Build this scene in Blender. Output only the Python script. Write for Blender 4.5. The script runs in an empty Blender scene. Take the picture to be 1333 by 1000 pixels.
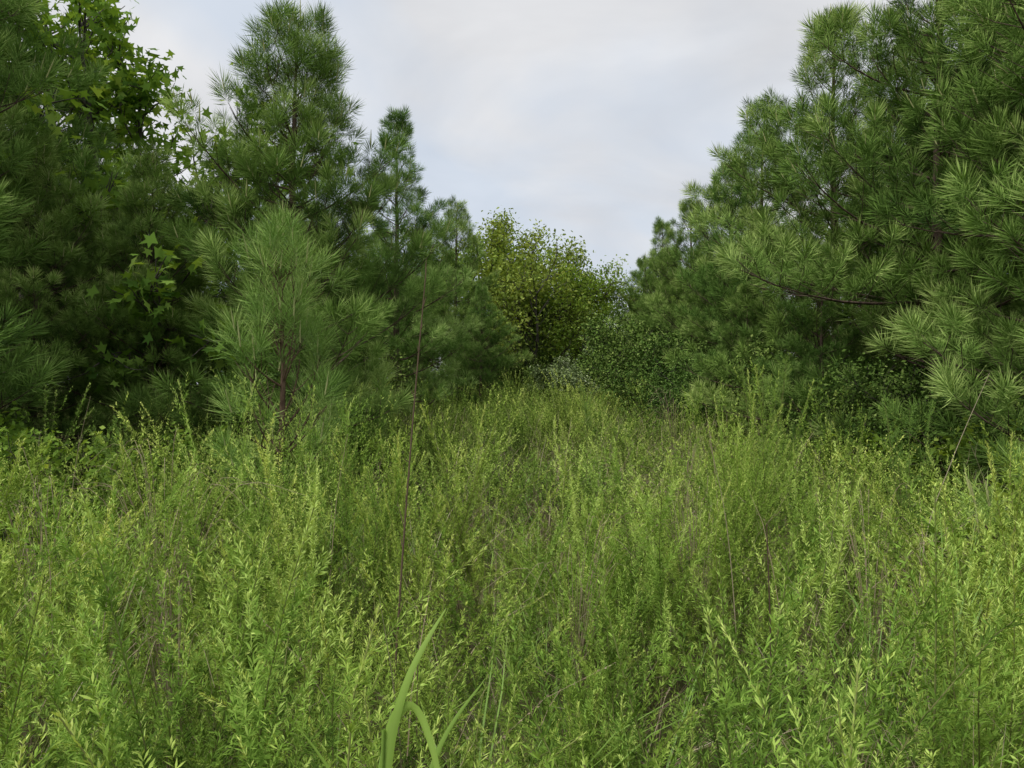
import bpy, math, time
import numpy as np
from mathutils import Vector
T0=time.time()
scene=bpy.context.scene
CAMZ=1.5
def hgt(x,y):
    x=np.asarray(x,float); y=np.asarray(y,float)
    r=0.028*np.clip(y-4,0,20)
    b=0.05*np.sin(x*0.9+1.3)*np.cos(y*0.7)+0.03*np.sin(x*2.1+y*1.7)
    f=np.exp(-(x*x+y*y)/3600.)
    return r+b*f
def nrm(v):
    v=np.asarray(v,float); return v/np.maximum(np.linalg.norm(v,axis=-1,keepdims=True),1e-9)
UP=np.array([0,0,1.])

# ---------------------------------------------------------------- mesh builder
class MB:
    def __init__(s): s.v=[];s.f=[];s.t=[];s.n=0
    def add(s,v,f,tint,mat):
        v=np.asarray(v,float).reshape(-1,3); f=np.asarray(f,int)
        s.v.append(v); s.f.append((f+s.n,mat))
        t=np.broadcast_to(np.asarray(tint,float).reshape(-1),(len(v),)) if np.size(tint) in(1,len(v)) else np.zeros(len(v))
        s.t.append(t); s.n+=len(v)
    def merge(s,o,ang,scl,off,dt=0.0,tilt=(0,0)):
        c,n=math.cos(ang),math.sin(ang)
        for v,t,(f,m) in zip(o.v,o.t,o.f):
            x=v[:,0]*c-v[:,1]*n+v[:,2]*tilt[0]; y=v[:,0]*n+v[:,1]*c+v[:,2]*tilt[1]
            s.v.append(np.column_stack([x*scl+off[0],y*scl+off[1],v[:,2]*scl+off[2]])); s.t.append(t+dt)
            s.f.append((f+s.n,m))
        s.n+=o.n
    def mesh(s,name,mats):
        me=bpy.data.meshes.new(name)
        V=np.concatenate(s.v).astype(np.float32); Tn=np.concatenate(s.t).astype(np.float32)
        loops=np.concatenate([f.ravel() for f,m in s.f]).astype(np.int32)
        tot=np.concatenate([np.full(len(f),f.shape[1]) for f,m in s.f]).astype(np.int32)
        mi=np.concatenate([np.full(len(f),m) for f,m in s.f]).astype(np.int32)
        st=np.concatenate([[0],np.cumsum(tot)[:-1]]).astype(np.int32)
        me.vertices.add(len(V)); me.vertices.foreach_set('co',V.ravel())
        me.loops.add(len(loops)); me.loops.foreach_set('vertex_index',loops)
        me.polygons.add(len(tot)); me.polygons.foreach_set('loop_start',st)
        me.polygons.foreach_set('material_index',mi)
        a=me.attributes.new('tint','FLOAT','POINT'); a.data.foreach_set('value',Tn)
        for m in mats: me.materials.append(m)
        me.update(calc_edges=True); me.validate()
        return me
def tube(mb,P,R,sides,mat,tint=0.5):
    P=np.asarray(P,float); n=len(P); R=np.broadcast_to(np.asarray(R,float),(n,))
    d=nrm(np.gradient(P,axis=0)); ref=np.array([0.31,0.95,0.05])
    x=nrm(np.cross(d,ref)); y=np.cross(d,x)
    a=np.arange(sides)/sides*2*np.pi
    V=P[:,None]+R[:,None,None]*(x[:,None]*np.cos(a)[None,:,None]+y[:,None]*np.sin(a)[None,:,None])
    i=np.arange(n-1)[:,None]*sides; j=np.arange(sides)[None]; j2=(j+1)%sides
    F=np.stack([i+j,i+j2,i+sides+j2,i+sides+j],-1).reshape(-1,4)
    mb.add(V,F,tint,mat)
def frames(d,rng):
    d=nrm(d); r=rng.normal(size=d.shape); x=nrm(np.cross(d,r)); y=np.cross(d,x)
    return np.stack([x,y,d],axis=-1)
def stamp(mb,tv,tf,tt,pos,dirs,scale,tint,mat,rng):
    M=len(pos)
    if M==0: return
    Rm=frames(dirs,rng)
    V=np.einsum('mij,nj->mni',Rm,tv)*np.asarray(scale)[:,None,None]+pos[:,None]
    F=(tf[None]+(np.arange(M)*len(tv))[:,None,None]).reshape(-1,tf.shape[1])
    tn=(tt[None]+np.asarray(tint)[:,None]).ravel()
    mb.add(V,F,tn,mat)

# ---------------------------------------------------------------- materials
def leaf_mat(name,c0,c1,c2=None,trans=0.3,rough=0.5,rnd=0.25,spec=0.3):
    m=bpy.data.materials.new(name); m.use_nodes=True; nt=m.node_tree; N=nt.nodes; L=nt.links; N.clear()
    out=N.new('ShaderNodeOutputMaterial'); at=N.new('ShaderNodeAttribute'); at.attribute_name='tint'
    cr=N.new('ShaderNodeValToRGB'); e=cr.color_ramp.elements
    e[0].position=0.0; e[0].color=(*c0,1); e[1].position=1.0 if c2 else 0.9; e[1].color=(*(c2 or c1),1)
    if c2: k=e.new(0.6); k.color=(*c1,1)
    L.new(at.outputs['Fac'],cr.inputs[0])
    oi=N.new('ShaderNodeObjectInfo'); hs=N.new('ShaderNodeHueSaturation')
    mr=N.new('ShaderNodeMapRange'); mr.inputs[3].default_value=0.5-0.03*rnd*4; mr.inputs[4].default_value=0.5+0.015*rnd*4
    L.new(oi.outputs['Random'],mr.inputs[0]); L.new(mr.outputs[0],hs.inputs['Hue'])
    mr2=N.new('ShaderNodeMapRange'); mr2.inputs[3].default_value=1+rnd*0.5; mr2.inputs[4].default_value=1-rnd*0.6
    L.new(oi.outputs['Random'],mr2.inputs[0]); L.new(mr2.outputs[0],hs.inputs['Value'])
    L.new(cr.outputs[0],hs.inputs['Color'])
    if spec>0:
        p=N.new('ShaderNodeBsdfPrincipled'); p.inputs['Roughness'].default_value=rough; p.inputs['Specular IOR Level'].default_value=spec
        L.new(hs.outputs[0],p.inputs['Base Color'])
    else:
        p=N.new('ShaderNodeBsdfDiffuse'); L.new(hs.outputs[0],p.inputs[0])
    if trans>0:
        tr=N.new('ShaderNodeBsdfTranslucent'); mx=N.new('ShaderNodeMixRGB'); mx.blend_type='MULTIPLY'; mx.inputs[0].default_value=1
        mx.inputs[2].default_value=(1.5,1.35,0.6,1); L.new(hs.outputs[0],mx.inputs[1]); L.new(mx.outputs[0],tr.inputs[0])
        ms=N.new('ShaderNodeMixShader'); ms.inputs[0].default_value=trans
        L.new(p.outputs[0],ms.inputs[1]); L.new(tr.outputs[0],ms.inputs[2]); L.new(ms.outputs[0],out.inputs[0])
    else: L.new(p.outputs[0],out.inputs[0])
    return m
def bark_mat(name,c0,c1,scale=18):
    m=bpy.data.materials.new(name); m.use_nodes=True; nt=m.node_tree; N=nt.nodes; L=nt.links
    p=N['Principled BSDF']; p.inputs['Roughness'].default_value=0.9; p.inputs['Specular IOR Level'].default_value=0.1
    no=N.new('ShaderNodeTexNoise'); no.inputs['Scale'].default_value=scale; no.inputs['Detail'].default_value=3
    tc=N.new('ShaderNodeTexCoord'); mp=N.new('ShaderNodeMapping'); mp.inputs['Scale'].default_value=(1,1,0.3)
    L.new(tc.outputs['Object'],mp.inputs[0]); L.new(mp.outputs[0],no.inputs['Vector'])
    cr=N.new('ShaderNodeValToRGB'); cr.color_ramp.elements[0].position=0.35; cr.color_ramp.elements[1].position=0.65
    cr.color_ramp.elements[0].color=(*c0,1); cr.color_ramp.elements[1].color=(*c1,1)
    L.new(no.outputs[0],cr.inputs[0]); L.new(cr.outputs[0],p.inputs['Base Color'])
    return m
M_needle=leaf_mat('pine_needles',(0.035,0.075,0.02),(0.165,0.285,0.06),(0.46,0.60,0.19),trans=0,rnd=0.1,spec=0)  # dark ramp end paints interior shade into the needle colour
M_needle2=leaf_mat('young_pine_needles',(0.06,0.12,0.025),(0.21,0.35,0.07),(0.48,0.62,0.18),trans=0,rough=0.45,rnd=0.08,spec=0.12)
M_candle=leaf_mat('pine_candle',(0.26,0.28,0.12),(0.50,0.50,0.24),trans=0,rnd=0.1,spec=0)
M_bark=bark_mat('pine_bark',(0.045,0.032,0.025),(0.14,0.10,0.075))
M_bark2=bark_mat('young_bark',(0.08,0.05,0.035),(0.17,0.115,0.08),40)
M_bark3=bark_mat('grey_bark',(0.05,0.045,0.038),(0.13,0.115,0.095))
M_leafG=leaf_mat('hardwood_leaves',(0.07,0.14,0.025),(0.22,0.36,0.06),(0.42,0.56,0.13),trans=0.35,rnd=0.12,spec=0)
M_leafY=leaf_mat('yellow_green_leaves',(0.09,0.15,0.03),(0.26,0.35,0.07),(0.48,0.54,0.15),trans=0.2,rnd=0.05,spec=0)
M_leafS=leaf_mat('silvery_leaves',(0.09,0.15,0.05),(0.25,0.33,0.14),(0.48,0.55,0.35),trans=0,rnd=0.1,spec=0)
M_leafD=leaf_mat('dark_shrub_leaves',(0.04,0.085,0.02),(0.13,0.22,0.045),(0.33,0.44,0.13),trans=0,rnd=0.15,spec=0)
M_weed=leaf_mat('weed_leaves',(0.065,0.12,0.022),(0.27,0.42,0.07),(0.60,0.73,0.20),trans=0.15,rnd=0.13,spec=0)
M_weedF=leaf_mat('weed_leaves_far',(0.065,0.12,0.022),(0.275,0.42,0.07),(0.60,0.73,0.19),trans=0,rnd=0.13,spec=0)
M_wstem=leaf_mat('weed_stems',(0.13,0.10,0.055),(0.25,0.29,0.09),trans=0,rnd=0.12,spec=0)
M_dry=leaf_mat('dry_grass',(0.18,0.13,0.085),(0.41,0.33,0.22),(0.62,0.54,0.41),trans=0,rnd=0.12,spec=0)
M_grass=leaf_mat('green_grass',(0.08,0.16,0.03),(0.24,0.40,0.07),(0.42,0.58,0.16),trans=0.15,rnd=0.12)
M_dead=leaf_mat('dead_stalk',(0.08,0.055,0.04),(0.20,0.14,0.10),trans=0,rnd=0.1,spec=0)

# ---------------------------------------------------------------- pines
def shoot_template(seed,n,L,nl,w):
    rng=np.random.default_rng(seed)
    t=rng.random(n)**0.65
    ang=np.radians(rng.uniform(38,85,n)*(1-t**2.5)+rng.uniform(6,55,n)*t**2.5)
    az=rng.random(n)*2*np.pi
    d=np.stack([np.sin(ang)*np.cos(az),np.sin(ang)*np.sin(az),np.cos(ang)],-1)
    b=np.stack([0*t,0*t,t*L],-1); ln=(nl*rng.uniform(0.8,1.1,n))[:,None]
    s=nrm(np.cross(d,rng.normal(size=(n,3))))*w*0.42
    b0=b+d*0.008; mid=b+d*ln*0.5; tip=b+d*ln+np.array([0,0,1.])*ln*0.08
    V=np.stack([b0,mid-s,mid+s,tip],1).reshape(-1,3)
    i=np.arange(n)[:,None]*4
    F=np.concatenate([i+np.array([[0,2,1]]),i+np.array([[1,2,3]])])
    return V,F,np.tile(np.array([-0.18,0.05,0.05,0.36]),n)  # tint darker at needle bases, painting shade inside the tuft; tips paler
def make_pine(name,seed,H,R,nn=75,w=0.0083,nl=0.172,spacing=0.42,z0=0.3,young=False,gap=0.21,nbr=(4,7)):
    rng=np.random.default_rng(seed); mb=MB()
    n=14; zz=np.linspace(-0.15,H,n); wob=np.cumsum(rng.normal(0,0.02,(n,2)),0)*H/8
    P=np.column_stack([wob,zz]); r0=0.012*H+0.005
    tube(mb,P,r0*(1-zz.clip(0)/H)**0.8+(0.003 if young else 0.006),8,0)
    trunk=lambda z: np.array([np.interp(z,zz,P[:,0]),np.interp(z,zz,P[:,1]),z])
    sp=[];sd=[];ss=[];st=[]
    z=z0
    while z<H-0.35:
        t=z/H
        prof=min(1,((1-t)*1.45))**0.95*(0.72+0.28*min(1,t/0.25))
        wv=rng.uniform(0.8,1.15)
        nb=rng.integers(*nbr)
        a0=rng.random()*6.28
        for k in range(nb):
            Lb=R*prof*wv*rng.uniform(0.55,1.3)+0.15
            az=a0+k*2*np.pi/nb+rng.normal(0,0.3)
            el0=np.radians(8+45*t**1.3+rng.normal(0,9)); el1=el0+np.radians(20+16*rng.random())
            if young: el0+=0.3; el1+=0.35
            m=7; s=np.linspace(0,1,m); el=el0+(el1-el0)*s**1.5
            azs=az+np.cumsum(rng.normal(0,0.07,m))
            d=np.stack([np.cos(el)*np.cos(azs),np.cos(el)*np.sin(azs),np.sin(el)],-1)
            p=trunk(z+rng.normal(0,0.05))+np.vstack([[0,0,0],np.cumsum(d[:-1]*Lb/(m-1),0)])
            br=0.004+0.007*Lb
            tube(mb,p,br*(1-s)+0.003,4,0)
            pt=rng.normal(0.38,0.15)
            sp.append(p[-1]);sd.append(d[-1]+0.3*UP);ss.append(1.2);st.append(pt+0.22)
            q=0.3 if Lb>0.6 else 0.45
            while q<0.95:
                b=np.array([np.interp(q,s,p[:,c]) for c in range(3)]); dd=nrm(np.array([np.interp(q,s,d[:,c]) for c in range(3)]))
                side=nrm(np.cross(dd,UP))
                for sg in (-1,1):
                    if rng.random()>0.88: continue
                    Ls=(0.45*Lb*(1-q)+0.12)*rng.uniform(0.6,1.25)
                    a=np.radians(rng.uniform(35,62))
                    sdv=nrm(dd*np.cos(a)+sg*side*np.sin(a)+UP*rng.uniform(-0.1,0.5))
                    u=np.linspace(0,1,3)[:,None]
                    sp2=b+sdv*u*Ls+UP*(u**2)*Ls*0.25
                    tube(mb,sp2,[0.005,0.004,0.003],3,0)
                    tipd=nrm(sp2[-1]-sp2[-2])
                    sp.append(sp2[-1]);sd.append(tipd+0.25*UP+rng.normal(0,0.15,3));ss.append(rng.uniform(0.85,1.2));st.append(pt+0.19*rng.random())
                    g=Ls-gap*0.9
                    while g>0.08:
                        bb=sp2[0]+(sp2[-1]-sp2[0])*g/Ls
                        sp.append(bb);sd.append(tipd+rng.normal(0,0.5,3)+0.3*UP);ss.append(rng.uniform(0.65,0.95));st.append(pt-0.2*rng.random())  # inner shoots tinted darker, crown shade put into the colour
                        g-=gap
                q+=gap/max(Lb,0.5)+0.015
        z+=spacing*(1.0-0.3*t)*rng.uniform(0.8,1.25)
    top=trunk(H)
    for g in np.linspace(0.05,0.6 if not young else 0.4,4):
        sp.append(trunk(H-g-0.12));sd.append(UP+rng.normal(0,0.12,3));ss.append(0.85);st.append(0.6)
    sp=np.array(sp);sd=np.array(sd);ss=np.array(ss);st=np.array(st)
    grp=rng.integers(0,4,len(sp))
    for g in range(4):
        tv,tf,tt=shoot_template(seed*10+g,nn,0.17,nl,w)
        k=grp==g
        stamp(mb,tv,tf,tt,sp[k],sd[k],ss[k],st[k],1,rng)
    hi=np.where((ss>1.15)|(rng.random(len(ss))<0.05))[0]
    for i in hi:
        if young or sp[i][2]>H*0.5:
            d=nrm(nrm(sd[i])+0.7*UP); L=rng.uniform(0.10,0.22)
            b=sp[i]+nrm(sd[i])*0.13
            tube(mb,[b,b+d*L*0.5,b+d*L],[0.006,0.0075,0.002],4,2,0.6)
    for g in range(3):
        b=top+np.array([rng.normal(0,.02),rng.normal(0,.02),-0.05]); d=nrm(UP+rng.normal(0,0.15,3)*(g>0)); L=[0.38,0.22,0.2][g]
        tube(mb,[b,b+d*L*0.5,b+d*L],[0.008,0.010,0.002],6,2,0.6)
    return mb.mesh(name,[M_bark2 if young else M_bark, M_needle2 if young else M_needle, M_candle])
def put(name,me,x,y,s=1.0,rot=0.0,dz=0,tilt=(0,0)):
    o=bpy.data.objects.new(name,me); scene.collection.objects.link(o)
    o.location=(x,y,float(hgt(x,y))+dz); o.rotation_euler=(tilt[0],tilt[1],rot)
    o.scale=(s,s,s) if np.isscalar(s) else s
    return o
P=[make_pine('pine_a',1,7.0,1.9,spacing=0.4),make_pine('pine_b',2,7.0,2.15,spacing=0.4),make_pine('pine_c',3,7.0,1.6,spacing=0.46),
   make_pine('pine_d',4,7.0,1.95,spacing=0.42)]
PA=make_pine('pine_e',11,5.9,1.75,nn=92,w=0.0068,nl=0.185,gap=0.19,spacing=0.34)
PB=make_pine('young_pine',21,2.75,0.52,nn=85,w=0.0044,nl=0.18,spacing=0.34,z0=0.35,young=True,gap=0.26,nbr=(4,6))
print('pines',time.time()-T0,[len(m.polygons) for m in P])
put('pine_tree',PA,-2.65,9.0,1.0,2.4)
put('young_pine_tree',PB,-1.84,6.0,0.97,1.0)
L_=[(-6.4,7.4,0,1.1,0.3),(-6.9,9.6,1,1.0,2.0),(-4.9,11.8,3,0.60,1.2),(-8.6,8.6,2,1.1,4.0),(-2.5,16.0,2,0.97,0.9),(-4.2,15.5,0,0.72,3.1),(-1.5,20.0,3,0.83,2.2),(-0.8,18.5,1,0.50,0.4),(-3.4,19.5,1,0.72,5),
    (-2.9,24,0,0.85,1.6),(-8.2,15,1,0.9,2.6),(-6.0,19,3,0.85,0.2),(-4.5,9.2,3,0.60,3),(-5.6,8.6,1,0.60,1.0)]
R_=[(5.3,6.6,1,1.0,1.0),(5.15,8.9,0,1.05,2.2),(5.0,11.3,1,0.98,3.9),(5.0,14.4,3,0.93,0.5),(5.1,17.2,0,0.9,2.9),(4.9,20.3,1,0.85,1.9),(4.8,23.5,2,0.85,4.4),(4.9,27,0,0.8,0.6),
    (7.0,7.8,3,1.15,2.7),(7.2,10.6,0,1.1,4.9),(7.5,14,1,1.1,0.1),(4.1,12.9,1,0.42,2.0),(4.2,9.9,3,0.45,1.0),(6.2,10.1,2,0.8,1.3)]
for (x,y,k,s,r) in L_+R_: put('pine_tree',P[k],x,y,s,r)

# ---------------------------------------------------------------- hardwoods / shrubs
LEAF_DIA=(np.array([[0,0,0],[0.28,0.45,0.05],[0,1,0],[-0.28,0.45,0.05]]),np.array([[0,1,2,3]]))
_a=[]
for i in range(5):
    an=math.radians(-90+(i-2)*62+180); _a.append((math.cos(an)*[0.55,0.6,0.68,0.6,0.55][i],math.sin(an)*[0.55,0.6,0.68,0.6,0.55][i]+0.3))
    if i<4:
        an2=an+math.radians(31); _a.append((math.cos(an2)*0.27,math.sin(an2)*0.27+0.3))
_a.append((0,0.02))
LEAF_STAR=(np.array([[x,y,0.0] for x,y in _a]),np.array([list(range(len(_a)))]))
def leaves(mb,pts,size,shape,rng,mat,tintb,spread):
    V0,F0=shape; n=len(pts)
    nr=nrm(rng.normal(size=(n,3))*0.75+UP*0.8); o=nrm(rng.normal(size=(n,3)))
    y=nrm(np.cross(nr,o)); x=np.cross(y,nr); y=nrm(y-0.3*UP)
    R=np.stack([x,y,nr],-1); sc=size*rng.uniform(0.6,1.2,n)
    pos=pts+rng.normal(size=(n,3))*spread
    V=np.einsum('mij,nj->mni',R,V0)*sc[:,None,None]+pos[:,None]
    F=(F0[None]+(np.arange(n)*len(V0))[:,None,None]).reshape(-1,F0.shape[1])
    mb.add(V,F,np.repeat(tintb,len(V0)),mat)
def grow(mb,rng,p,d,L,r,depth,kids,trop,out,qlo=0.28):
    m=6; pts=[p]; ds=[d]
    for i in range(m-1):
        d=nrm(d+rng.normal(0,0.16,3)+UP*trop); pts.append(pts[-1]+d*L/(m-1)); ds.append(d)
    pts=np.array(pts); s=np.linspace(0,1,m)
    tube(mb,pts,r*(1-0.75*s)+0.002,6 if r>0.03 else 3,0)
    if depth==0:
        out.append((pts,)); return
    for k in range(kids[0]):
        q=rng.uniform(qlo,1.0) if k>1 else 0.97
        b=np.array([np.interp(q,s,pts[:,c]) for c in range(3)]); dd=ds[min(m-1,int(q*m))]
        a=rng.uniform(0.5,1.05); sv=nrm(np.cross(dd,rng.normal(size=3)))
        nd=nrm(dd*np.cos(a)+sv*np.sin(a))
        grow(mb,rng,b,nd,L*rng.uniform(0.42,0.62)*(1.15-0.4*q),r*0.45,depth-1,kids[1:],trop,out)
def make_tree(name,seed,H,kids=(11,6,5),leaf=0.1,shape=LEAF_DIA,nleaf=45,spread=0.1,mats=None,stems=1,r=None,trop=0.06,lean=0.3,trunkfrac=0.62,qlo=0.28,tv=0.2):
    rng=np.random.default_rng(seed); mb=MB(); out=[]
    for i in range(stems):
        d=nrm(UP+rng.normal(size=3)*np.array([1,1,0])*(lean if stems>1 else 0.05))
        grow(mb,rng,np.array([rng.normal(0,0.1)*(stems>1),rng.normal(0,0.1)*(stems>1),-0.1]),d,H*trunkfrac*rng.uniform(0.8,1.05),(r or 0.014*H),len(kids),kids,trop,out,qlo)
    pts=[];ti=[]
    for (pp,) in out:
        base=np.clip(rng.normal(0.45,tv),0,1)
        u=rng.random(nleaf)*(len(pp)-1); i=u.astype(int); f=(u-i)[:,None]
        pts.append(pp[i]*(1-f)+pp[np.minimum(i+1,len(pp)-1)]*f); ti.append(np.clip(base+rng.normal(0,0.12,nleaf),0,1))
    pts=np.concatenate(pts)
    leaves(mb,pts,leaf,shape,rng,1,np.concatenate(ti),spread)
    return mb.mesh(name,mats)
TG=make_tree('sweetgum',5,8.5,(13,7,4),0.16,LEAF_STAR,14,0.14,[M_bark3,M_leafG])
TY=make_tree('yellow_hardwood',6,8.2,(19,8,5),0.13,LEAF_DIA,32,0.2,[M_bark3,M_leafY],qlo=0.08,tv=0.16)
TM=make_tree('hardwood',7,7.5,(15,7,5),0.13,LEAF_DIA,28,0.18,[M_bark3,M_leafG],qlo=0.15)
SS=make_tree('silver_shrub',8,2.0,(7,5,4),0.075,LEAF_DIA,18,0.07,[M_bark3,M_leafS],stems=5,r=0.02,lean=0.6,trunkfrac=0.7)
SD=make_tree('dark_shrub',9,2.6,(7,5,4),0.08,LEAF_DIA,20,0.13,[M_bark3,M_leafD],stems=6,r=0.022,lean=0.6,trunkfrac=0.75)
SG=make_tree('green_shrub',10,1.5,(6,4),0.09,LEAF_DIA,18,0.045,[M_bark3,M_leafG],stems=6,r=0.012,lean=0.6,trunkfrac=0.7)
put('sweetgum_tree',TG,-5.9,11.4,1.03,0.5); put('sweetgum_tree',TG,-8.3,12.0,1.1,3.0)
put('hardwood_tree',TY,0.75,24.5,1.12,0.5); put('hardwood_tree',TM,1.9,27,0.85,2.0); put('hardwood_tree',TM,-0.8,28,0.95,1.1)
put('hardwood_tree',TM,4.6,42,1.0,1.1); put('hardwood_tree',TY,6.6,45,0.9,1.4); put('hardwood_tree',TM,2.5,44,0.8,4.1); put('hardwood_tree',TM,-4.5,32,1.1,3)
for x,y,s,r in [(2.1,21,1.0,0),(3.0,23.5,1.15,2)]: put('silvery_shrub',SS,x,y,s,r)
for x,y,s,r in [(3.9,15.8,0.85,0),(3.5,18.2,0.95,2),(3.5,13.4,0.65,1),(3.9,11.2,0.75,4),(3.4,20.5,1.15,5),(1.1,22.5,0.6,5),(-3.9,13,0.9,3),(-5.9,6.9,0.75,2),(4.6,8.6,0.65,1.5),(-1.2,23,0.7,1),(5.2,7.2,0.6,1),
    (0.0,25.8,0.95,2),(-0.5,27.0,1.2,4),(0.4,29.5,1.3,1),(-1.2,29.5,1.3,3),(1.0,32,1.4,0),(-0.2,33,1.4,5),(-5.6,12.5,1.1,2),(-4.4,14,1.1,4)]: put('leafy_shrub',SD,x,y,s,r)
for x,y,s,r in [(-3.9,6.2,0.85,0),(-4.9,6.6,0.95,2),(-3.4,5.0,0.6,1),(2.95,4.0,0.72,3),(3.8,5.2,0.75,1),(-3.1,7.6,0.8,4),(4.3,6.2,0.9,2),(3.6,7.6,0.75,2)]: put('green_shrub',SG,x,y,s,r)
print('trees',time.time()-T0)

def instancer(name,coll,pts,rot,scl,idx):
    me=bpy.data.meshes.new(name); me.from_pydata([tuple(p) for p in pts],[],[])
    a=me.attributes.new('rot','FLOAT_VECTOR','POINT'); a.data.foreach_set('vector',np.asarray(rot,np.float32).ravel())
    a=me.attributes.new('scl','FLOAT_VECTOR','POINT'); a.data.foreach_set('vector',np.asarray(scl,np.float32).ravel())
    a=me.attributes.new('idx','INT','POINT'); a.data.foreach_set('value',np.asarray(idx,np.int32))
    o=bpy.data.objects.new(name,me); scene.collection.objects.link(o)
    ng=bpy.data.node_groups.new(name,'GeometryNodeTree'); ng.is_modifier=True
    ng.interface.new_socket('Geometry',in_out='INPUT',socket_type='NodeSocketGeometry')
    ng.interface.new_socket('Geometry',in_out='OUTPUT',socket_type='NodeSocketGeometry')
    N=ng.nodes;L=ng.links
    gi=N.new('NodeGroupInput');go=N.new('NodeGroupOutput');iop=N.new('GeometryNodeInstanceOnPoints')
    ci=N.new('GeometryNodeCollectionInfo'); ci.inputs['Collection'].default_value=coll; ci.inputs['Separate Children'].default_value=True; ci.inputs['Reset Children'].default_value=True
    def na(nm,dt):
        n=N.new('GeometryNodeInputNamedAttribute'); n.data_type=dt; n.inputs['Name'].default_value=nm
        return [s for s in n.outputs if s.enabled][0]
    er=N.new('FunctionNodeEulerToRotation')
    L.new(na('rot','FLOAT_VECTOR'),er.inputs[0]); L.new(er.outputs[0],iop.inputs['Rotation'])
    L.new(na('scl','FLOAT_VECTOR'),iop.inputs['Scale']); L.new(na('idx','INT'),iop.inputs['Instance Index'])
    iop.inputs['Pick Instance'].default_value=True
    L.new(gi.outputs[0],iop.inputs['Points']); L.new(ci.outputs[0],iop.inputs['Instance']); L.new(iop.outputs[0],go.inputs[0])
    md=o.modifiers.new('scatter','NODES'); md.node_group=ng
    return o
def coll_of(name,meshes):
    c=bpy.data.collections.new(name)
    for i,m in enumerate(meshes):
        c.objects.link(bpy.data.objects.new('%s_%02d'%(name,i),m))
    return c
rng=np.random.default_rng(77)
dp=[]
for i in range(44):
    a=rng.uniform(-1.1,1.1); d=rng.uniform(50,70); dp.append((math.sin(a)*d,math.cos(a)*d))
for i in range(18):
    sx=rng.choice([-1,1]); dp.append((sx*rng.uniform(11,20),rng.uniform(12,44)))
for i in range(10):
    dp.append((rng.choice([-1,1])*rng.uniform(5.5,9)+0.3,rng.uniform(29,44)))
dp=np.array(dp); n=len(dp)
s=rng.uniform(0.85,1.15,n)
instancer('distant_trees',coll_of('forest_tree',[P[0],P[1],TM,TM]),np.column_stack([dp,hgt(dp[:,0],dp[:,1])]),
          np.column_stack([np.zeros((n,2)),rng.random(n)*6.28]),np.column_stack([s,s,s]),rng.choice([0,1,2,2,3],n))

# ---------------------------------------------------------------- meadow plants
def leaf_run(P_,n,ll,lw,ang,rng,t0,t1):
    s=np.sort(rng.random(n)); u=s*(len(P_)-1); i=np.minimum(u.astype(int),len(P_)-2); f=(u-i)[:,None]
    b=P_[i]*(1-f)+P_[i+1]*f; ax=nrm(P_[i+1]-P_[i])
    r=rng.normal(size=(n,3)); pr=nrm(r-ax*np.sum(r*ax,1,keepdims=True))
    a=np.radians(ang*rng.uniform(0.6,1.3,n))[:,None]*(1-0.45*s[:,None]**4)
    d=ax*np.cos(a)+pr*np.sin(a); sd=nrm(np.cross(d,pr)+rng.normal(size=(n,3))*0.3)
    L=(ll*rng.uniform(0.7,1.15,n)*(1-0.45*s**3))[:,None]; W=(lw*rng.uniform(0.8,1.2,n)*(1-0.3*s**3))[:,None]*0.5
    V=np.stack([b,b+d*L*0.55+sd*W,b+d*L,b+d*L*0.55-sd*W],1).reshape(-1,3)
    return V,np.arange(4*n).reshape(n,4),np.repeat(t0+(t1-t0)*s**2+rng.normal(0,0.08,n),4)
def weed_plant(seed,H=0.95,stems=8,side=9,lean=0.28,ll=0.025,lw=0.0062,tb=0.0,k_=1.0,ang=42):
    rng=np.random.default_rng(seed); mb=MB()
    for k in range(stems):
        h=H*rng.uniform(0.6,1.12); az=rng.random()*6.28; ln=lean*rng.uniform(0.2,1.6)
        m=8; s=np.linspace(0,1,m); r=ln*h*s**1.4+0.03
        az2=az+0.25*np.sin(s*3+rng.random()*6)*s
        z=h*(s-0.12*ln*s**3)
        Pn=np.column_stack([np.cos(az2)*r,np.sin(az2)*r,z])
        if rng.random()<0.4: Pn[-2:]+=nrm(np.array([np.cos(az),np.sin(az),-0.3]))*np.array([[0.02],[0.08]])
        tube(mb,Pn,0.0026*(1-0.7*s)+0.0005,3,1,0.2+0.6*s.repeat(3))
        tt=rng.normal(0.37+tb,0.15)
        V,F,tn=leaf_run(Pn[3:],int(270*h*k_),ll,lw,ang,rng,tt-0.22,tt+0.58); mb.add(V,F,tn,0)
        V,F,tn=leaf_run(Pn[1:4],int(14*k_)+2,ll*0.8,lw,60,rng,tt-0.3,tt-0.2); mb.add(V,F,tn,0)
        for j in range(side):
            q=rng.uniform(0.3,0.92); b=np.array([np.interp(q,s,Pn[:,c]) for c in range(3)])
            ax=nrm(Pn[-1]-Pn[4]); sv=nrm(np.cross(ax,rng.normal(size=3))); a=rng.uniform(0.35,0.8)
            Lb=h*(0.36*(1-q)+0.08)*rng.uniform(0.7,1.3)
            dd=nrm(ax*np.cos(a)+sv*np.sin(a)); u=np.linspace(0,1,3)[:,None]
            bp=b+dd*u*Lb+UP*u**2*Lb*0.25
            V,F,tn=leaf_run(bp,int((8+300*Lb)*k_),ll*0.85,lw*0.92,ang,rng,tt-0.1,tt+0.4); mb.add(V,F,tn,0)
    return mb
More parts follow.
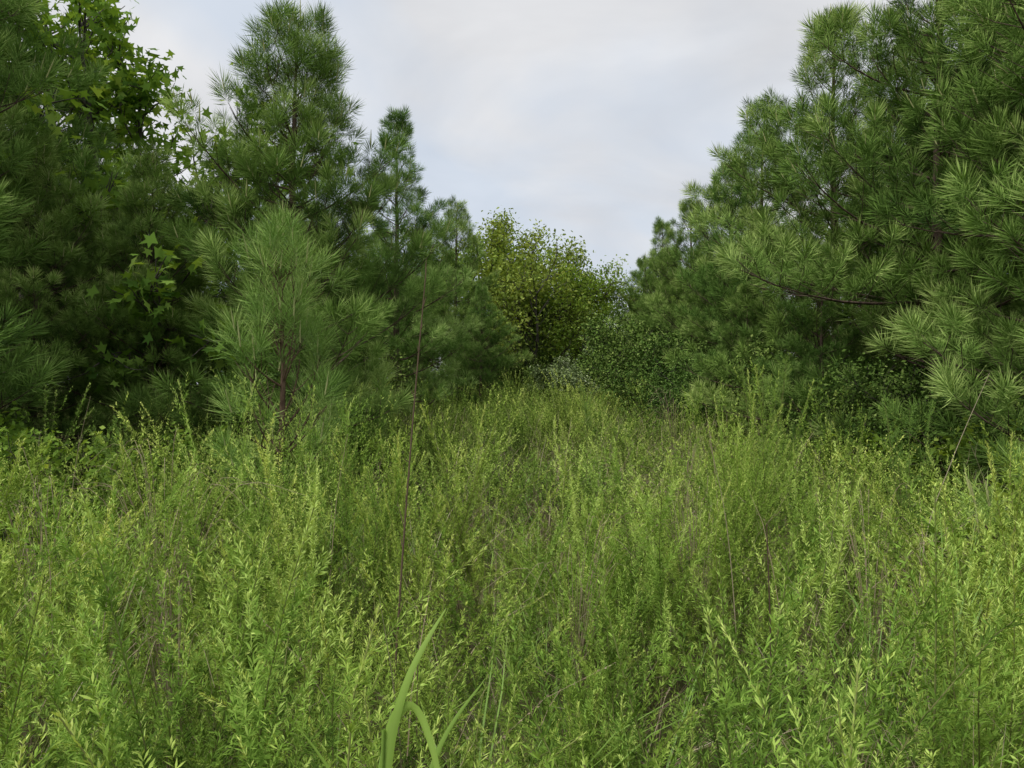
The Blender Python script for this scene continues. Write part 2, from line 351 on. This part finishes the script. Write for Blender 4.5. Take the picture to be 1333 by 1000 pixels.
def grass_tuft(seed,H,n,w,lean,mat,tb=0.4,head=False):
    rng=np.random.default_rng(seed); mb=MB()
    for k in range(n):
        h=H*rng.uniform(0.5,1.1); az=rng.random()*6.28; ln=lean*rng.uniform(0.3,1.6)
        m=6; s=np.linspace(0,1,m); r=0.03*rng.random()+ln*h*s**1.8
        z=h*s*(1-0.35*min(ln,1)*s**2)
        c,sn=np.cos(az),np.sin(az); base=rng.normal(0,0.03,2)
        P_=np.column_stack([base[0]+c*r,base[1]+sn*r,z]); P_[:,:2]+=np.cumsum(rng.normal(0,0.006,(m,2)),0)
        sd=np.array([-sn,c,0.15]); W=(w*(1-s**2.5)*np.minimum(1,0.5+s*2)*0.5+0.0003)[:,None]
        V=np.concatenate([P_-sd*W,P_+sd*W]); i=np.arange(m-1)
        F=np.stack([i,i+1,i+1+m,i+m],-1)
        t=tb+rng.normal(0,0.15)+0.2*np.tile(s,2); mb.add(V,F,np.clip(t,0,1),mat)
        if head and rng.random()<0.4:
            V,F,tn=leaf_run(P_[-3:],30,0.012,0.004,30,rng,0.5,0.7); mb.add(V,F,tn,mat)
    return mb
def herb(seed,H=0.5):
    rng=np.random.default_rng(seed); mb=MB()
    for k in range(5):
        az=rng.random()*6.28; h=H*rng.uniform(0.6,1.1); s=np.linspace(0,1,6)
        Pn=np.column_stack([np.cos(az)*0.2*h*s**1.5,np.sin(az)*0.2*h*s**1.5,h*s]); tube(mb,Pn,0.002,3,1,0.5)
        V,F,tn=leaf_run(Pn[1:],26,0.055,0.02,70,rng,0.3,0.6); mb.add(V,F,tn,2)
    return mb
def dead_twigs(seed,H=0.6):
    rng=np.random.default_rng(seed); mb=MB()
    for k in range(9):
        az=rng.random()*6.28; h=H*rng.uniform(0.5,1.1); s=np.linspace(0,1,7); ln=rng.uniform(0.1,0.7)
        Pn=np.column_stack([np.cos(az)*ln*h*s,np.sin(az)*ln*h*s,h*(s-0.2*ln*s**2)]); Pn[:,:2]+=np.cumsum(rng.normal(0,0.01,(7,2)),0)
        tube(mb,Pn,0.0022*(1-0.7*s),3,3,rng.uniform(0.1,0.8))
        for j in range(4):
            q=rng.uniform(0.4,0.95); b=np.array([np.interp(q,s,Pn[:,c]) for c in range(3)]); d=nrm(rng.normal(size=3)*0.6+UP)
            tube(mb,[b,b+d*0.05,b+d*0.1+rng.normal(0,0.01,3)],[0.001,0.0008,0.0004],3,3,rng.uniform(0.2,0.9))
    return mb
HH=[0.95,1.05,0.82,0.9,1.1,0.72,0.95,0.78];SN=[5,4,6,5,4,6,5,5];SDN=[10,9,9,10,10,8,10,9];LN=[0.25,0.18,0.55,0.35,0.2,0.65,0.45,0.55];TB=[0,0.12,-0.07,0.03,0.12,-0.16,0.05,-0.1]
LL=[1,1.3,0.9,1.15,1.35,0.85,1.15,1]
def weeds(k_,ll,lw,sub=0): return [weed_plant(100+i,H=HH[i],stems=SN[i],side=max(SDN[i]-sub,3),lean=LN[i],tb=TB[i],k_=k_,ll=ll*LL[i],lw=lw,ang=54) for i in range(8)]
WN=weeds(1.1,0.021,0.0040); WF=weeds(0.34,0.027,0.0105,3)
def gset(q): return [grass_tuft(200,0.78,int(20*q),0.006/q,0.5,2),grass_tuft(201,0.6,int(24*q),0.005/q,0.7,2,0.3),herb(204)]
def dset(q): return [grass_tuft(202,0.8,int(24*q),0.0035/q,0.6,3,0.42,True),grass_tuft(203,0.98,int(15*q),0.0033/q,0.35,3,0.38,True),dead_twigs(205,0.72),dead_twigs(206,0.9)]
TS=0.8
def patch(seed,kind,W,Gs,Ds,PM,far):
    rng=np.random.default_rng(seed); mb=MB()
    n=[9,8,7][kind]-far
    g=[(i,j) for i in range(3) for j in range(3)]; rng.shuffle(g)
    for k in range(n):
        i,j=g[k%9]; ox=((i+rng.random())/3-0.5)*TS; oy=((j+rng.random())/3-0.5)*TS
        sel=[[0,1,4,6,3],[0,2,3,5,7,6],[2,5,7]][kind]
        mb.merge(W[rng.choice(sel)],rng.random()*6.28,rng.uniform(0.6,1.2)*[1.03,0.92,0.78][kind],(ox,oy,0),rng.normal(0,0.12),tuple(rng.normal(0,0.16,2)))
    for k in range([2,3,3][kind]-far):
        mb.merge(Gs[rng.integers(3)],rng.random()*6.28,rng.uniform(0.7,1.25),(rng.uniform(-.4,.4),rng.uniform(-.4,.4),0),0,tuple(rng.normal(0,0.1,2)))
    for k in range([1,3,4][kind]):
        mb.merge(Ds[rng.integers(4)],rng.random()*6.28,rng.uniform(0.8,1.2),(rng.uniform(-.4,.4),rng.uniform(-.4,.4),0),0,tuple(rng.normal(0,0.12,2)))
    return mb.mesh('meadow_patch',PM)
kinds=[0,0,0,1,1,1,2,2]
G1,D1,G2,D2=gset(1),dset(1),gset(0.5),dset(0.5)
NM=[M_weed,M_wstem,M_grass,M_dry]
PT=[patch(300+i,k,WN,G1,D1,NM,0) for i,k in enumerate(kinds)]
PT+=[patch(400+i,k,WF,G2,D2,[M_weedF,M_wstem,M_grass,M_dry],1) for i,k in enumerate(kinds)]
print('patches',time.time()-T0,[len(w.polygons) for w in PT])
rng=np.random.default_rng(5); pts=[]
for j in range(0,44):
    yy=0.15+j*TS*0.97
    for i in range(-16,17):
        xx=i*TS*0.97+(0.4 if j%2 else 0)+rng.normal(0,0.06); y_=yy+rng.normal(0,0.06)
        if abs(xx)>0.85*y_+2.0 or abs(xx)>(8.5 if y_<12 else 6): continue
        if math.hypot(xx,y_)<0.95 : continue
        pts.append((xx,y_))
pts=np.array(pts); n=len(pts); x,y=pts.T; d=np.hypot(x,y)
low=0.5+0.5*np.sin(x*1.5+2.0*np.sin(y*0.8))*np.cos(y*1.1+x*0.6)
v=low+rng.normal(0,0.25,n); idx=np.where(v>0.5,rng.integers(0,3,n),np.where(v>0.16,rng.integers(3,6,n),rng.integers(6,8,n)))
idx=idx+8*(d>5.0)
zs=rng.uniform(0.8,1.18,n)*(0.80+0.32*low); zs=np.where(d<1.7,np.minimum(zs,0.85),zs)
print('patch instances',n)
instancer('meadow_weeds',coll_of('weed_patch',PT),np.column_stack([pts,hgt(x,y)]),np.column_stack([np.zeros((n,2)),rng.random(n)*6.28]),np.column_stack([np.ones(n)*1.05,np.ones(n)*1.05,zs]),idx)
LW=[weed_plant(500+i,H=1.1,stems=4,side=14,lean=0.25,ll=0.028,lw=0.0042,tb=0.13,ang=58,k_=1.6).mesh('lespedeza_plant',NM) for i in range(3)]
for k,(x0,y0,s0) in enumerate([(-0.95,2.6,1.12),(-0.62,1.55,1.06),(-0.85,3.0,1.06),(0.3,2.1,0.97),(0.62,3.0,1.1),(0.95,2.4,1.06),(-0.05,2.9,1.0),(-1.9,2.5,1.1),(1.7,2.3,1.0),(0.15,1.6,0.84),(2.2,3.4,1.05),(-1.2,4.0,1.12),(1.2,1.6,0.9),(-1.3,1.9,1.0),(0.45,4.1,1.08),(-2.6,3.4,1.1)]):
    put('lespedeza_plant',LW[k%3],x0,y0,s0,k*1.7)

# ---------------------------------------------------------------- single foreground plants
def single(name,mb,mats,x,y): 
    return put(name,mb.mesh(name,mats),x,y)
def smooth(ctrl,n=24):
    c=np.array(ctrl,float); t=np.linspace(0,len(c)-1,n); out=[]
    for u in t:
        i=min(int(u),len(c)-2); f=u-i; p0=c[max(i-1,0)];p1=c[i];p2=c[i+1];p3=c[min(i+2,len(c)-1)]
        out.append(0.5*((2*p1)+(-p0+p2)*f+(2*p0-5*p1+4*p2-p3)*f*f+(-p0+3*p1-3*p2+p3)*f**3))
    return np.array(out)
rg=np.random.default_rng(9)
s=np.linspace(0,1,24)
mb=MB(); p=smooth([(0,0,0),(0.02,0,0.5),(0.05,0.01,1.0),(0.09,0,1.5),(0.13,0,1.95)])
tube(mb,p,0.0052*(1-0.66*s),5,0,0.55)
for q in np.linspace(0.35,0.98,18):
    b=np.array([np.interp(q,s,p[:,c]) for c in range(3)]); dd=nrm(UP+rg.normal(0,0.35,3)); L=rg.uniform(0.02,0.07)
    tube(mb,[b,b+dd*L*0.6,b+dd*L],[0.0014,0.0018,0.0004],3,0,0.6)
single('dead_weed_stalk',mb,[M_dead],-0.42,2.5)
mb=MB(); p=smooth([(0,0,0),(0.0,0.02,0.5),(0.01,0,0.85),(0.0,0,1.22)]); tube(mb,p,0.0035*(1-0.6*s),5,0,0.1)
single('dead_weed_stalk',mb,[M_dead],0.62,1.8)
mb=MB(); p=smooth([(0,0,0.2),(0.05,0,0.8),(0.18,0,1.2),(0.36,0,1.62)]); tube(mb,p,0.0028*(1-0.7*s),4,0,0.7)
single('dry_grass_stem',mb,[M_dry],1.9,3.5)
for (x0,y0,h,lx) in [(-1.1,1.9,1.2,0.1),(0.95,3.1,1.3,-0.12),(-2.6,4.3,1.4,0.15),(2.1,2.9,1.25,0.1),(0.3,4.6,1.35,0.07),(1.25,4.4,1.45,-0.1),(-1.6,2.6,1.3,-0.12),(-0.9,3.6,1.35,0.1)]:
    mb=MB(); p=smooth([(0,0,0),(0.1*lx,0,h*0.4),(0.4*lx,0.02,h*0.75),(lx,0,h)]); tube(mb,p,0.003*(1-0.7*s),4,0,rg.uniform(0.3,0.7)); single('dry_grass_stem',mb,[M_dry],x0,y0)
def blade(mb,ctrl,w,t=0.55,fold=0.25):
    p=smooth(ctrl,28); s=np.linspace(0,1,28); d=nrm(np.gradient(p,axis=0)); sd=nrm(np.cross(d,np.array([0.25,1.0,0.2])))
    nn=np.cross(sd,d); W=(w*0.5*np.minimum(1,0.55+s*2)*(1-s**3)+0.0004)[:,None]
    V=np.concatenate([p-sd*W+nn*W*fold,p,p+sd*W+nn*W*fold]); i=np.arange(27)
    F=np.concatenate([np.stack([i,i+1,i+29,i+28],-1),np.stack([i+28,i+29,i+57,i+56],-1)]); mb.add(V,F,t+0.12*np.concatenate([s,s+0.5,s]),0)
mb=MB()
blade(mb,[(0,0,0),(0,0,0.5),(0.015,0,0.85),(0.05,0,1.02),(0.11,0.03,1.13)],0.019,0.52)
blade(mb,[(0,0,0),(0,0.02,0.6),(0.02,0,0.92),(0.06,0,0.985),(0.10,-0.02,0.9),(0.115,-0.03,0.75)],0.018,0.55)
blade(mb,[(0,0,0),(-0.02,0,0.5),(-0.05,0.03,0.8),(-0.13,0.05,0.93)],0.012,0.4)
blade(mb,[(0,0,0),(0.03,0,0.5),(0.08,0.05,0.85),(0.17,0.1,0.99)],0.011,0.4)
blade(mb,[(0,0,0),(-0.03,0,0.45),(-0.12,0,0.7),(-0.22,0,0.6)],0.013,0.35)
tube(mb,[(0,0,0),(0.0,0,0.5),(0.015,0,0.95)],[0.005,0.004,0.003],5,0,0.5)
single('broadleaf_grass_clump',mb,[M_grass],-0.215,1.15)
mb=MB()
for k in range(8):
    a=rg.random()*6.28; r=rg.uniform(0.1,0.3); h=rg.uniform(0.5,0.9)
    blade(mb,[(0,0,0),(0.2*r*math.cos(a),0.2*r*math.sin(a),h*0.5),(0.6*r*math.cos(a),0.6*r*math.sin(a),h*0.9),(1.2*r*math.cos(a),1.2*r*math.sin(a),h)],0.010,0.35)
me=mb.mesh('broadleaf_grass_clump',[M_grass]); put('broadleaf_grass_clump',me,1.25,2.5); put('broadleaf_grass_clump',me,-1.3,2.6,0.9,2); put('broadleaf_grass_clump',me,1.9,5.2,1.0,1); put('broadleaf_grass_clump',me,-1.05,1.5,1.0,4); put('broadleaf_grass_clump',me,-1.9,3.4,1.1,3)
mb=MB()
for k in range(26):
    a=rg.uniform(-0.6,3.7); r=rg.uniform(0.15,0.5); h=rg.uniform(0.75,1.15); c,sn=math.cos(a),math.sin(a)*0.6
    p=smooth([(rg.normal(0,.03),rg.normal(0,.03),0),(0.15*r*c,0.15*r*sn,h*0.5),(0.55*r*c,0.55*r*sn,h*0.93),(1.1*r*c,1.1*r*sn,h*rg.uniform(0.75,1.0))],14)
    tube(mb,p,0.0018*(1-0.7*np.linspace(0,1,14)),3,0,rg.uniform(0.2,0.7))
me=mb.mesh('dry_grass_tuft',[M_dry])
for x0,y0,s0,r0 in [(-1.55,3.3,1.2,0),(-1.9,3.0,1.1,2.5),(-1.0,2.2,0.95,2),(1.9,8.6,1.3,1),(0.75,1.7,0.78,2.4),(0.25,3.0,1.0,4),(0.9,3.6,1.05,1),(1.6,3.3,1.0,5),(1.4,6.0,1.1,4)]: put('dry_grass_tuft',me,x0,y0,s0,r0)
def fennel(seed,H):
    rng=np.random.default_rng(seed); mb=MB()
    for k in range(5):
        s=np.linspace(0,1,8); a=rng.random()*6.28; h=H*rng.uniform(0.75,1.0); Pn=np.column_stack([np.cos(a)*0.12*s*h,np.sin(a)*0.12*s*h,h*s]); tube(mb,Pn,0.005*(1-0.8*s),4,1,0.4)
        for j in range(50):
            q=rng.uniform(0.15,1.0); b=np.array([np.interp(q,s,Pn[:,c]) for c in range(3)]); dd=nrm(rng.normal(size=3)*np.array([1,1,0.2])+UP*0.9); L=0.24*(1.05-q)+0.05
            u=np.linspace(0,1,4)[:,None]; bp=b+dd*u*L+UP*u**2*L*0.3
            V,F,tn=leaf_run(bp,36,0.04,0.003,45,rng,0.3,0.6); mb.add(V,F,tn,0)
    return mb.mesh('dog_fennel',[M_grass,M_wstem])
fe=fennel(3,1.75); put('dog_fennel_plant',fe,2.35,6.9,1.0); put('dog_fennel_plant',fe,-2.9,5.4,0.7,2); put('dog_fennel_plant',fe,1.1,10,0.75,3); put('dog_fennel_plant',fe,3.0,5.6,0.8,3)
sp_=make_pine('pine_seedling',31,1.2,0.4,nn=70,w=0.0035,nl=0.14,spacing=0.32,z0=0.2,young=True,gap=0.3,nbr=(3,5)); put('pine_seedling',sp_,2.75,3.8,0.85)

# ---------------------------------------------------------------- ground
u=np.linspace(-1,1,121); g=np.sign(u)*np.abs(u)**3*900+u*12
X,Y=np.meshgrid(g,g+6); Z=hgt(X,Y)
mb=MB(); nn=121; i,j=np.meshgrid(np.arange(nn-1),np.arange(nn-1)); k=(j*nn+i).ravel()
mb.add(np.column_stack([X.ravel(),Y.ravel(),Z.ravel()]),np.stack([k,k+1,k+nn+1,k+nn],-1),0.5,0)
gm=bpy.data.materials.new('meadow_soil'); gm.use_nodes=True; N=gm.node_tree.nodes; L=gm.node_tree.links; p=N['Principled BSDF']; p.inputs['Roughness'].default_value=1; p.inputs['Specular IOR Level'].default_value=0
no=N.new('ShaderNodeTexNoise'); no.inputs['Scale'].default_value=3; no.inputs['Detail'].default_value=5; ge=N.new('ShaderNodeNewGeometry'); L.new(ge.outputs['Position'],no.inputs['Vector'])
cr=N.new('ShaderNodeValToRGB'); cr.color_ramp.elements[0].position=0.35; cr.color_ramp.elements[1].position=0.65; cr.color_ramp.elements[0].color=(0.05,0.065,0.02,1); cr.color_ramp.elements[1].color=(0.13,0.115,0.06,1)
L.new(no.outputs[0],cr.inputs[0]); L.new(cr.outputs[0],p.inputs['Base Color'])
go=bpy.data.objects.new('ground',mb.mesh('ground',[gm])); scene.collection.objects.link(go)

# ---------------------------------------------------------------- sky + sun
el,az=math.radians(58),math.radians(-125)
w=bpy.data.worlds.new('World'); scene.world=w; w.use_nodes=True; N=w.node_tree.nodes; L=w.node_tree.links; bg=N['Background']; bg.inputs[1].default_value=0.125
sky=N.new('ShaderNodeTexSky'); sky.sky_type='NISHITA'; sky.sun_disc=False; sky.sun_elevation=el; sky.sun_rotation=az
tc=N.new('ShaderNodeTexCoord'); sx=N.new('ShaderNodeSeparateXYZ'); L.new(tc.outputs['Generated'],sx.inputs[0])
def M(op,a,b):
    n=N.new('ShaderNodeMath'); n.operation=op
    for k,v in enumerate((a,b)):
        if isinstance(v,(int,float)): n.inputs[k].default_value=v
        else: L.new(v,n.inputs[k])
    return n.outputs[0]
zz=M('ADD',M('MAXIMUM',sx.outputs[2],0.0),0.25)
cx=N.new('ShaderNodeCombineXYZ'); L.new(M('DIVIDE',sx.outputs[0],zz),cx.inputs[0]); L.new(M('DIVIDE',sx.outputs[1],zz),cx.inputs[1])
n1=N.new('ShaderNodeTexNoise'); n1.inputs['Scale'].default_value=0.9; n1.inputs['Detail'].default_value=5; n1.inputs['Roughness'].default_value=0.5; n1.inputs['Distortion'].default_value=0.4
mp=N.new('ShaderNodeMapping'); mp.inputs['Location'].default_value=(3.1,1.7,0); L.new(cx.outputs[0],mp.inputs[0]); L.new(mp.outputs[0],n1.inputs['Vector'])
c1=N.new('ShaderNodeValToRGB'); e=c1.color_ramp.elements; e[0].position=0.38; e[0].color=(0.4,0.4,0.4,1); e[1].position=0.53; e[1].color=(1,1,1,1); L.new(n1.outputs[0],c1.inputs[0])
n2=N.new('ShaderNodeTexNoise'); n2.inputs['Scale'].default_value=2.0; n2.inputs['Detail'].default_value=5; n2.inputs['Distortion'].default_value=0.5; L.new(cx.outputs[0],n2.inputs['Vector'])
c2=N.new('ShaderNodeValToRGB'); e=c2.color_ramp.elements; e[0].position=0.34; e[0].color=(5.2,5.3,5.55,1); e[1].position=0.66; e[1].color=(6.7,6.75,6.9,1); L.new(n2.outputs[0],c2.inputs[0])
bl=N.new('ShaderNodeMixRGB'); bl.blend_type='MIX'; bl.inputs[0].default_value=0.85; L.new(sky.outputs[0],bl.inputs[1]); bl.inputs[2].default_value=(5.1,5.9,7.0,1)
mx=N.new('ShaderNodeMixRGB'); L.new(c1.outputs[0],mx.inputs[0]); L.new(bl.outputs[0],mx.inputs[1]); L.new(c2.outputs[0],mx.inputs[2]); L.new(mx.outputs[0],bg.inputs[0])
sl=bpy.data.lights.new('sun','SUN'); sl.energy=2.7; sl.angle=math.radians(25); sl.color=(1,0.97,0.90)
so=bpy.data.objects.new('sun',sl); scene.collection.objects.link(so)
sv=Vector((math.cos(el)*math.sin(az),math.cos(el)*math.cos(az),math.sin(el))); so.rotation_euler=(-sv).to_track_quat('-Z','Y').to_euler()
cam=bpy.data.cameras.new('camera'); cam.lens=26; cam.sensor_width=36; cam.clip_end=3000; cam.clip_start=0.05
co=bpy.data.objects.new('camera',cam); scene.collection.objects.link(co); co.location=(0,0,CAMZ+float(hgt(0,0))); co.rotation_euler=(math.radians(90),0,0)
scene.camera=co
scene.view_settings.view_transform='Standard'; scene.view_settings.look='None'; scene.view_settings.exposure=0
print('done',time.time()-T0)
